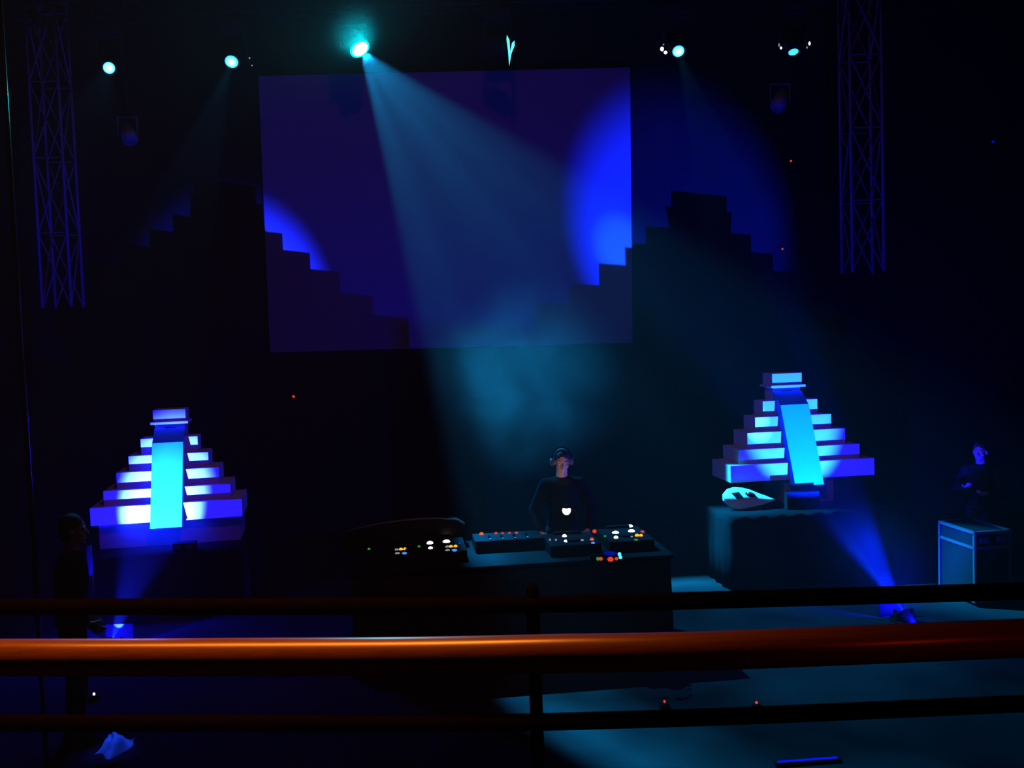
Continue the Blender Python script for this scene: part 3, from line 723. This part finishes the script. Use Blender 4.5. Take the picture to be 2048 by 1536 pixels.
# ------------------------------------------------------------------ props and gear around the stage
# pale carved shell with a dark square hole, on the right table
def shell_prop():
    c = at(1497, 993, 11.7)
    zt = 0.835
    root = thing('shell_prop', (c.x, 11.62, zt + 0.02), 0.10, 'pale carved shell with a dark square hole beside the right pyramid base', 'stage prop')
    root.rotation_euler.x = -0.45
    b = MB(); k = 11.7 / 2000
    # outline in image-like x, z (pixels about the centre), domed towards the viewer
    top = [(-52, -4), (-50, 8), (-42, 16), (-28, 20), (-10, 18), (6, 13), (22, 5), (38, -2), (54, -10)]
    bot = [(-52, -4), (-48, -10), (-42, -16), (-34, -22), (-20, -27), (-2, -25), (14, -22), (34, -18), (54, -12)]
    n = len(top); rows = 9; grid = []
    for i in range(n):
        col = []
        for j in range(rows):
            t = j / (rows - 1)
            x = (top[i][0] * (1 - t) + bot[i][0] * t) * k; z = (top[i][1] * (1 - t) + bot[i][1] * t + 26) * k
            dome = math.sin(t * math.pi) * 0.06 * math.sin(min(1, (i + .4) / 5) * math.pi / 2) * (1 - max(0, i - 4) / 6)
            col.append(b.bm.verts.new((x, -dome, z)))
        grid.append(col)
    for i in range(n - 1):
        for j in range(rows - 1):
            b.bm.faces.new((grid[i][j], grid[i][j + 1], grid[i + 1][j + 1], grid[i + 1][j]))
    bmesh.ops.remove_doubles(b.bm, verts=b.bm.verts, dist=0.002)
    bmesh.ops.subdivide_edges(b.bm, edges=b.bm.edges, cuts=1, use_grid_fill=True)
    ext = bmesh.ops.extrude_face_region(b.bm, geom=b.bm.faces[:])
    bmesh.ops.translate(b.bm, verts=[v for v in ext['geom'] if isinstance(v, bmesh.types.BMVert)], vec=(0, 0.05, 0))
    b.build('shell', M['prop'], root, smooth=True)
    sq = MB()
    pts = [(-36, 5), (-22, 6), (-14, -6), (-28, -7)]
    f = [sq.bm.verts.new((x * k, -0.070, (z + 26) * k)) for x, z in pts]; g = [sq.bm.verts.new((x * k, -0.02, (z + 26) * k)) for x, z in pts]
    sq.bm.faces.new(f); sq.bm.faces.new(g[::-1])
    for i in range(4): sq.bm.faces.new((f[i], f[(i + 1) % 4], g[(i + 1) % 4], g[i]))
    sq.build('square_hole', M['black'], root)
    MB().ball((2 * k, -0.040, 26.5 * k), (11 * k, 0.03, 5.5 * k), Matrix.Rotation(0.25, 3, 'Y')).build('eye_socket', M['black_gloss'], root, smooth=True)
    MB().ball((-3 * k, -0.070, 29 * k), 2.2 * k, u=10, v=8).build('bead', M['prop'], root, smooth=True)
shell_prop()
make_gear(366, 1103, 0.66, (0.24, 0.16, 0.09), 0.10, 'small control box with two pale panels on the left table', 2)
make_gear(1606, 1018, 0.835, (0.40, 0.09, 0.20), 0.143, 'box with two dark round openings below the right pyramid stairs', 0)
g = bpy.data.objects['control_box.001']
for a in (-1, 1):
    MB().lathe([(0.045, -0.01), (0.045, 0.004), (0.03, 0.006)], 18, Matrix.Translation((a * 0.085, -0.047, 0.12)) @ Matrix.Rotation(R(90), 4, 'X')).build('round_opening', M['black'], g)

def flight_case(px, py, Y, size, yaw, label):
    c = at(px, py, Y)
    root = thing('flight_case', (c.x, Y, 0), yaw, label, 'flight case')
    w, d, h = size
    MB().box((0, 0, h / 2 + 0.06), (w, d, h - 0.06 * 0), bevel=0.004).build('body', M['black'], root)
    e = MB(); z0, z1 = 0.06, h + 0.06
    for z in (z0, z1, z1 - 0.16):
        for a in (-1, 1):
            e.box((0, a * d / 2, z), (w + 0.02, 0.03, 0.03)); e.box((a * w / 2, 0, z), (0.03, d + 0.02, 0.03))
    for a in (-1, 1):
        for b_ in (-1, 1): e.box((a * w / 2, b_ * d / 2, (z0 + z1) / 2), (0.03, 0.03, z1 - z0))
    e.build('edging', M['alu'], root)
    for a in (-1, 1):
        MB().box((a * w * 0.25, -d / 2 - 0.012, z1 - 0.08), (0.10, 0.02, 0.06), bevel=0.004).build('latch', M['alu'], root)
        for b_ in (-1, 1):
            MB().tube((a * (w / 2 - 0.07) - 0.02, b_ * (d / 2 - 0.07), 0.03), (a * (w / 2 - 0.07) + 0.02, b_ * (d / 2 - 0.07), 0.03), 0.03, n=16).build('castor', M['black_gloss'], root)
    return root
flight_case(1948, 1060, 10.6, (0.40, 0.62, 0.72), 0.16, 'black flight case with metal edging on the floor at the far right')

# crumpled cloth on the floor at lower left
def cloth_heap():
    p = at_z(226, 1500, 0.0)
    b = MB(); N = 26
    k = p.y / 2000
    g = []
    for i in range(N):
        row = []
        for j in range(12):
            u, v = i / (N - 1), j / 11
            x = (u - 0.5) * 60 * k + 0.02 * math.sin(5 * v); y = (v - 0.5) * 0.26 + (u - 0.5) ** 2 * 0.22 + 0.05 * math.sin(u * 7)
            ed = min(1, 5 * min(u, 1 - u)) * min(1, 4 * min(v, 1 - v))
            z = 0.005 + ed * (0.055 + 0.10 * u * (1 - u) * 2 + 0.022 * math.sin(9 * u + 4 * v) + 0.015 * math.sin(17 * v - 5 * u))
            row.append(b.bm.verts.new((x, y, max(0.004, z))))
        g.append(row)
    for i in range(N - 1):
        for j in range(11): b.bm.faces.new((g[i][j], g[i][j + 1], g[i + 1][j + 1], g[i + 1][j]))
    ext = bmesh.ops.extrude_face_region(b.bm, geom=b.bm.faces[:])
    bmesh.ops.translate(b.bm, verts=[v for v in ext['geom'] if isinstance(v, bmesh.types.BMVert)], vec=(0, 0, -0.003))
    o = b.build('crumpled_cloth', M['blue_cloth'], None, smooth=True)
    o.location = (p.x, p.y, 0.0)
    tag(o, 'crumpled pale cloth lying on the floor at the lower left, lit blue', 'cloth')
cloth_heap()
lamp('cloth_fill', 'SPOT', (-2.6, 6.2, 7.6), 1800, (0.008, 0.06, 1.0), target=at_z(224, 1497, 0.03), radius=0.02, size=R(3.6), blend=0.8)  # added unseen spot that brightens the cloth
# blue streak of light on the floor at lower right, painted as a glowing bar
pa, pb = at_z(1555, 1531, 0.0), at_z(1675, 1522, 0.0)
ls = thing('blue_streak', (pa + pb) / 2 * 1.0, math.atan2((pb - pa).y, (pb - pa).x), 'slim blue streak of light painted as a glowing bar on the floor at the bottom right', 'light streak')
L = (pb - pa).length
MB().box((0, 0, 0.012), (L + 0.04, 0.05, 0.024), bevel=0.004).build('streak_base', M['black'], ls)
MB().box((0, 0, 0.026), (L, 0.018, 0.006), bevel=0.002).build('streak_glow', M['e_streak'], ls)

# small indicator lamps on wall and floor; the white ones are painted glints
def indicator(px, py, m, label, where, r=0.014, group='tiny indicator lamps'):
    if where == 'wall': p = at(px, py, WY - 0.05)
    else: p = at_z(px, py, 0.05)
    root = thing('indicator_and_glint', p if where == 'wall' else (p.x, p.y, 0.0), 0, label, 'indicator lamp', group)
    if where == 'wall':
        MB().box((0, 0.03, 0), (0.07, 0.05, 0.07), bevel=0.006).build('housing', M['black'], root)
        MB().ball((0, 0, 0), (r, 0.012, r), u=10, v=8).build('bulb', M[m], root, smooth=True)
    else:
        MB().lathe([(0.045, 0), (0.045, 0.02), (0.025, 0.04)], 14).build('housing', M['black'], root)
        MB().ball((0, 0, 0.05), (r, r, 0.012), u=10, v=8).build('bulb', M[m], root, smooth=True)
indicator(587, 793, 'e_red', 'tiny red lamp on the back wall below the screen left corner', 'wall', 0.020)
indicator(1582, 322, 'e_red', 'tiny red lamp high on the back wall below the rightmost moving head', 'wall', 0.016)
indicator(1565, 498, 'e_red', 'tiny red lamp on the back wall right of the screen, above the right pyramid', 'wall', 0.014)
indicator(1986, 283, 'e_deepblue', 'tiny blue lamp high on the back wall at the far right', 'wall', 0.022)
indicator(1329, 1403, 'e_red', 'tiny red lamp on the floor, the left one of two seen above the lowest rail', 'floor', 0.010)
indicator(1513, 1405, 'e_red', 'tiny red lamp on the floor, the right one of two seen above the lowest rail', 'floor', 0.012)
indicator(155, 1428, 'e_white', 'small white glint painted as a glowing dot on the floor at the lower left, nearer and brighter one', 'floor', 0.014)
indicator(188, 1388, 'e_white', 'small white glint painted as a glowing dot on the floor at the lower left, farther and fainter one', 'floor', 0.009)

# ------------------------------------------------------------------ balcony railing close to the camera
rail = thing('balcony_railing', (at(1066, 1200, 2.5).x, 2.5, 1.5), 0, 'black metal balcony railing of two thin bars and a post across the foreground', 'railing')
def spline(pts, n=60):
    """smooth curve through pixel samples (x, y)"""
    out = []
    for k in range(n + 1):
        x = pts[0][0] + (pts[-1][0] - pts[0][0]) * k / n
        for i in range(len(pts) - 1):
            if pts[i][0] <= x <= pts[i + 1][0]: break
        p = pts[max(i - 1, 0)]; a = pts[i]; b = pts[i + 1]; q = pts[min(i + 2, len(pts) - 1)]
        t = (x - a[0]) / (b[0] - a[0]); h = b[0] - a[0]
        m0 = (b[1] - p[1]) / max(1, b[0] - p[0]) * h; m1 = (q[1] - a[1]) / max(1, q[0] - a[0]) * h
        y = (2*t**3-3*t*t+1)*a[1] + (t**3-2*t*t+t)*m0 + (-2*t**3+3*t*t)*b[1] + (t**3-t*t)*m1
        out.append((x, y))
    return out
up = [(-250, 1212), (0, 1214), (500, 1213), (870, 1212), (1120, 1208), (1500, 1198), (2048, 1182), (2300, 1174)]
lo = [(-250, 1444), (0, 1446), (500, 1447), (870, 1447), (1120, 1443), (1500, 1431), (2048, 1407), (2300, 1396)]
hr_ = [(-250, 1313), (0, 1315), (500, 1314), (850, 1312), (1120, 1307), (1400, 1302), (2048, 1276), (2300, 1265)]
for pts, z in ((up, 2.40), (lo, 2.105)):
    MB().path([at_z(x, y, z) - rail.location for x, y in spline(pts)], 0.0215, 14).build('thin_bar', M['rail'], rail, smooth=True)
pc = at_z(1066, 1208, 2.40)
pz = at(1066, 1169, pc.y).z
prof = [(0.0165, 0), (0.0165, pz - 1.5 - 0.01), (0.012, pz - 1.5)]
MB().lathe(prof, 18, Matrix.Translation((pc.x - rail.location.x, pc.y - rail.location.y, 0))).build('post', M['rail'], rail, smooth=True)
MB().box((pc.x - rail.location.x, pc.y - rail.location.y, 0.006), (0.12, 0.12, 0.012), bevel=0.003).build('foot_plate', M['rail'], rail)
hz = 2.374
hrp = [at_z(x, y, hz) for x, y in spline(hr_)]
hm = at_z(1066, 1308, hz)
ho = MB().path([q - hm for q in hrp], 0.042, 24).build('handrail', M['wood'], None, smooth=True)
ho.location = hm
tag(ho, 'thick lacquered wooden handrail glowing orange across the foreground', 'handrail')
MB().path([pc - rail.location + Vector((0, 0, -0.13)), Vector((hm.x, hm.y + 0.10, hm.z - 0.12)) - rail.location, Vector((hm.x, hm.y, hm.z - 0.03)) - rail.location], 0.011, 10).build('bracket', M['rail'], rail, smooth=True)

# ------------------------------------------------------------------ haze
def volume(name, build, dens_fn, col, g, label):
    m = bpy.data.materials.new(name); m.use_nodes = True; nt = m.node_tree; nt.nodes.clear()
    o = nt.nodes.new('ShaderNodeOutputMaterial'); v = nt.nodes.new('ShaderNodeVolumeScatter')
    v.inputs['Color'].default_value = (*col, 1); v.inputs['Anisotropy'].default_value = g
    nt.links.new(v.outputs[0], o.inputs['Volume'])
    if callable(dens_fn): dens_fn(nt, v)
    else: v.inputs['Density'].default_value = dens_fn
    ob = build.build(name, m); tag(ob, label, 'haze', kind='stuff'); return ob
# the thin haze that fills the whole hall
HZ = 0.0020
nt = W.node_tree
wv = nt.nodes.new('ShaderNodeVolumeScatter'); wv.inputs['Density'].default_value = HZ; wv.inputs['Anisotropy'].default_value = 0.3
nt.links.new(wv.outputs[0], nt.nodes['World Output'].inputs['Volume'])
def puff(scale, lo_, hi_, peak, seed, power=1.0):
    def fn(nt, v):
        tc = nt.nodes.new('ShaderNodeTexCoord')
        ln = nt.nodes.new('ShaderNodeVectorMath'); ln.operation = 'LENGTH'; nt.links.new(tc.outputs['Object'], ln.inputs[0])
        mr = nt.nodes.new('ShaderNodeMapRange'); mr.interpolation_type = 'SMOOTHSTEP'
        mr.inputs['From Min'].default_value = 1.0; mr.inputs['From Max'].default_value = 0.15
        nt.links.new(ln.outputs['Value'], mr.inputs['Value'])
        ge = nt.nodes.new('ShaderNodeNewGeometry')
        ad = nt.nodes.new('ShaderNodeVectorMath'); ad.operation = 'ADD'; ad.inputs[1].default_value = (seed, seed * 2, 0)
        nt.links.new(ge.outputs['Position'], ad.inputs[0])
        n = nt.nodes.new('ShaderNodeTexNoise'); n.inputs['Scale'].default_value = scale; n.inputs['Detail'].default_value = 2.5; n.inputs['Distortion'].default_value = 0.6
        nt.links.new(ad.outputs[0], n.inputs['Vector'])
        m2 = nt.nodes.new('ShaderNodeMapRange'); m2.inputs['From Min'].default_value = lo_; m2.inputs['From Max'].default_value = hi_
        m2.inputs['To Max'].default_value = peak; nt.links.new(n.outputs['Fac'], m2.inputs['Value'])
        mu = nt.nodes.new('ShaderNodeMath'); mu.operation = 'MULTIPLY'
        nt.links.new(mr.outputs[0], mu.inputs[0]); nt.links.new(m2.outputs[0], mu.inputs[1])
        nt.links.new(mu.outputs[0], v.inputs['Density'])
    return fn
def cloud(px, py, Y, rad, fn, label, rot=0.0):
    c = at(px, py, Y)
    o = volume('smoke_cloud', MB().ball((0, 0, 0), 1.0, u=24, v=16), fn, (1, 1, 1), 0.3, label)
    o.location = c; o.scale = rad; o.rotation_euler = (0, rot, 0)
    return o
cloud(1058, 755, 11.2, (1.25, 1.0, 1.25), puff(1.5, 0.30, 0.65, 0.10, 3.1), 'drifting smoke cloud lit cyan below the screen centre', R(-25))

def glow_fn(nt, v):
    tc = nt.nodes.new('ShaderNodeTexCoord')
    ln = nt.nodes.new('ShaderNodeVectorMath'); ln.operation = 'LENGTH'; nt.links.new(tc.outputs['Object'], ln.inputs[0])
    mr = nt.nodes.new('ShaderNodeMapRange'); mr.inputs['From Min'].default_value = 1.0; mr.inputs['From Max'].default_value = 0.0
    nt.links.new(ln.outputs['Value'], mr.inputs['Value'])
    pw = nt.nodes.new('ShaderNodeMath'); pw.operation = 'POWER'; pw.inputs[1].default_value = 2.6
    nt.links.new(mr.outputs[0], pw.inputs[0])
    mu = nt.nodes.new('ShaderNodeMath'); mu.operation = 'MULTIPLY'; mu.inputs[1].default_value = 0.17
    nt.links.new(pw.outputs[0], mu.inputs[0]); nt.links.new(mu.outputs[0], v.inputs['Density'])
cloud(704, 58, TRY - 0.25, (0.52, 0.52, 0.52), glow_fn, 'haze ball added for the cyan halo around the brightest moving head')  # haze put here only to draw the lens halo
cloud(1745, 1125, 10.5, (0.75, 0.8, 0.75), puff(2.0, 0.25, 0.6, 0.012, 9.3), 'smoke wisp added to strengthen the blue beam in front of the right pyramid')  # extra haze added so the right beam shows brighter
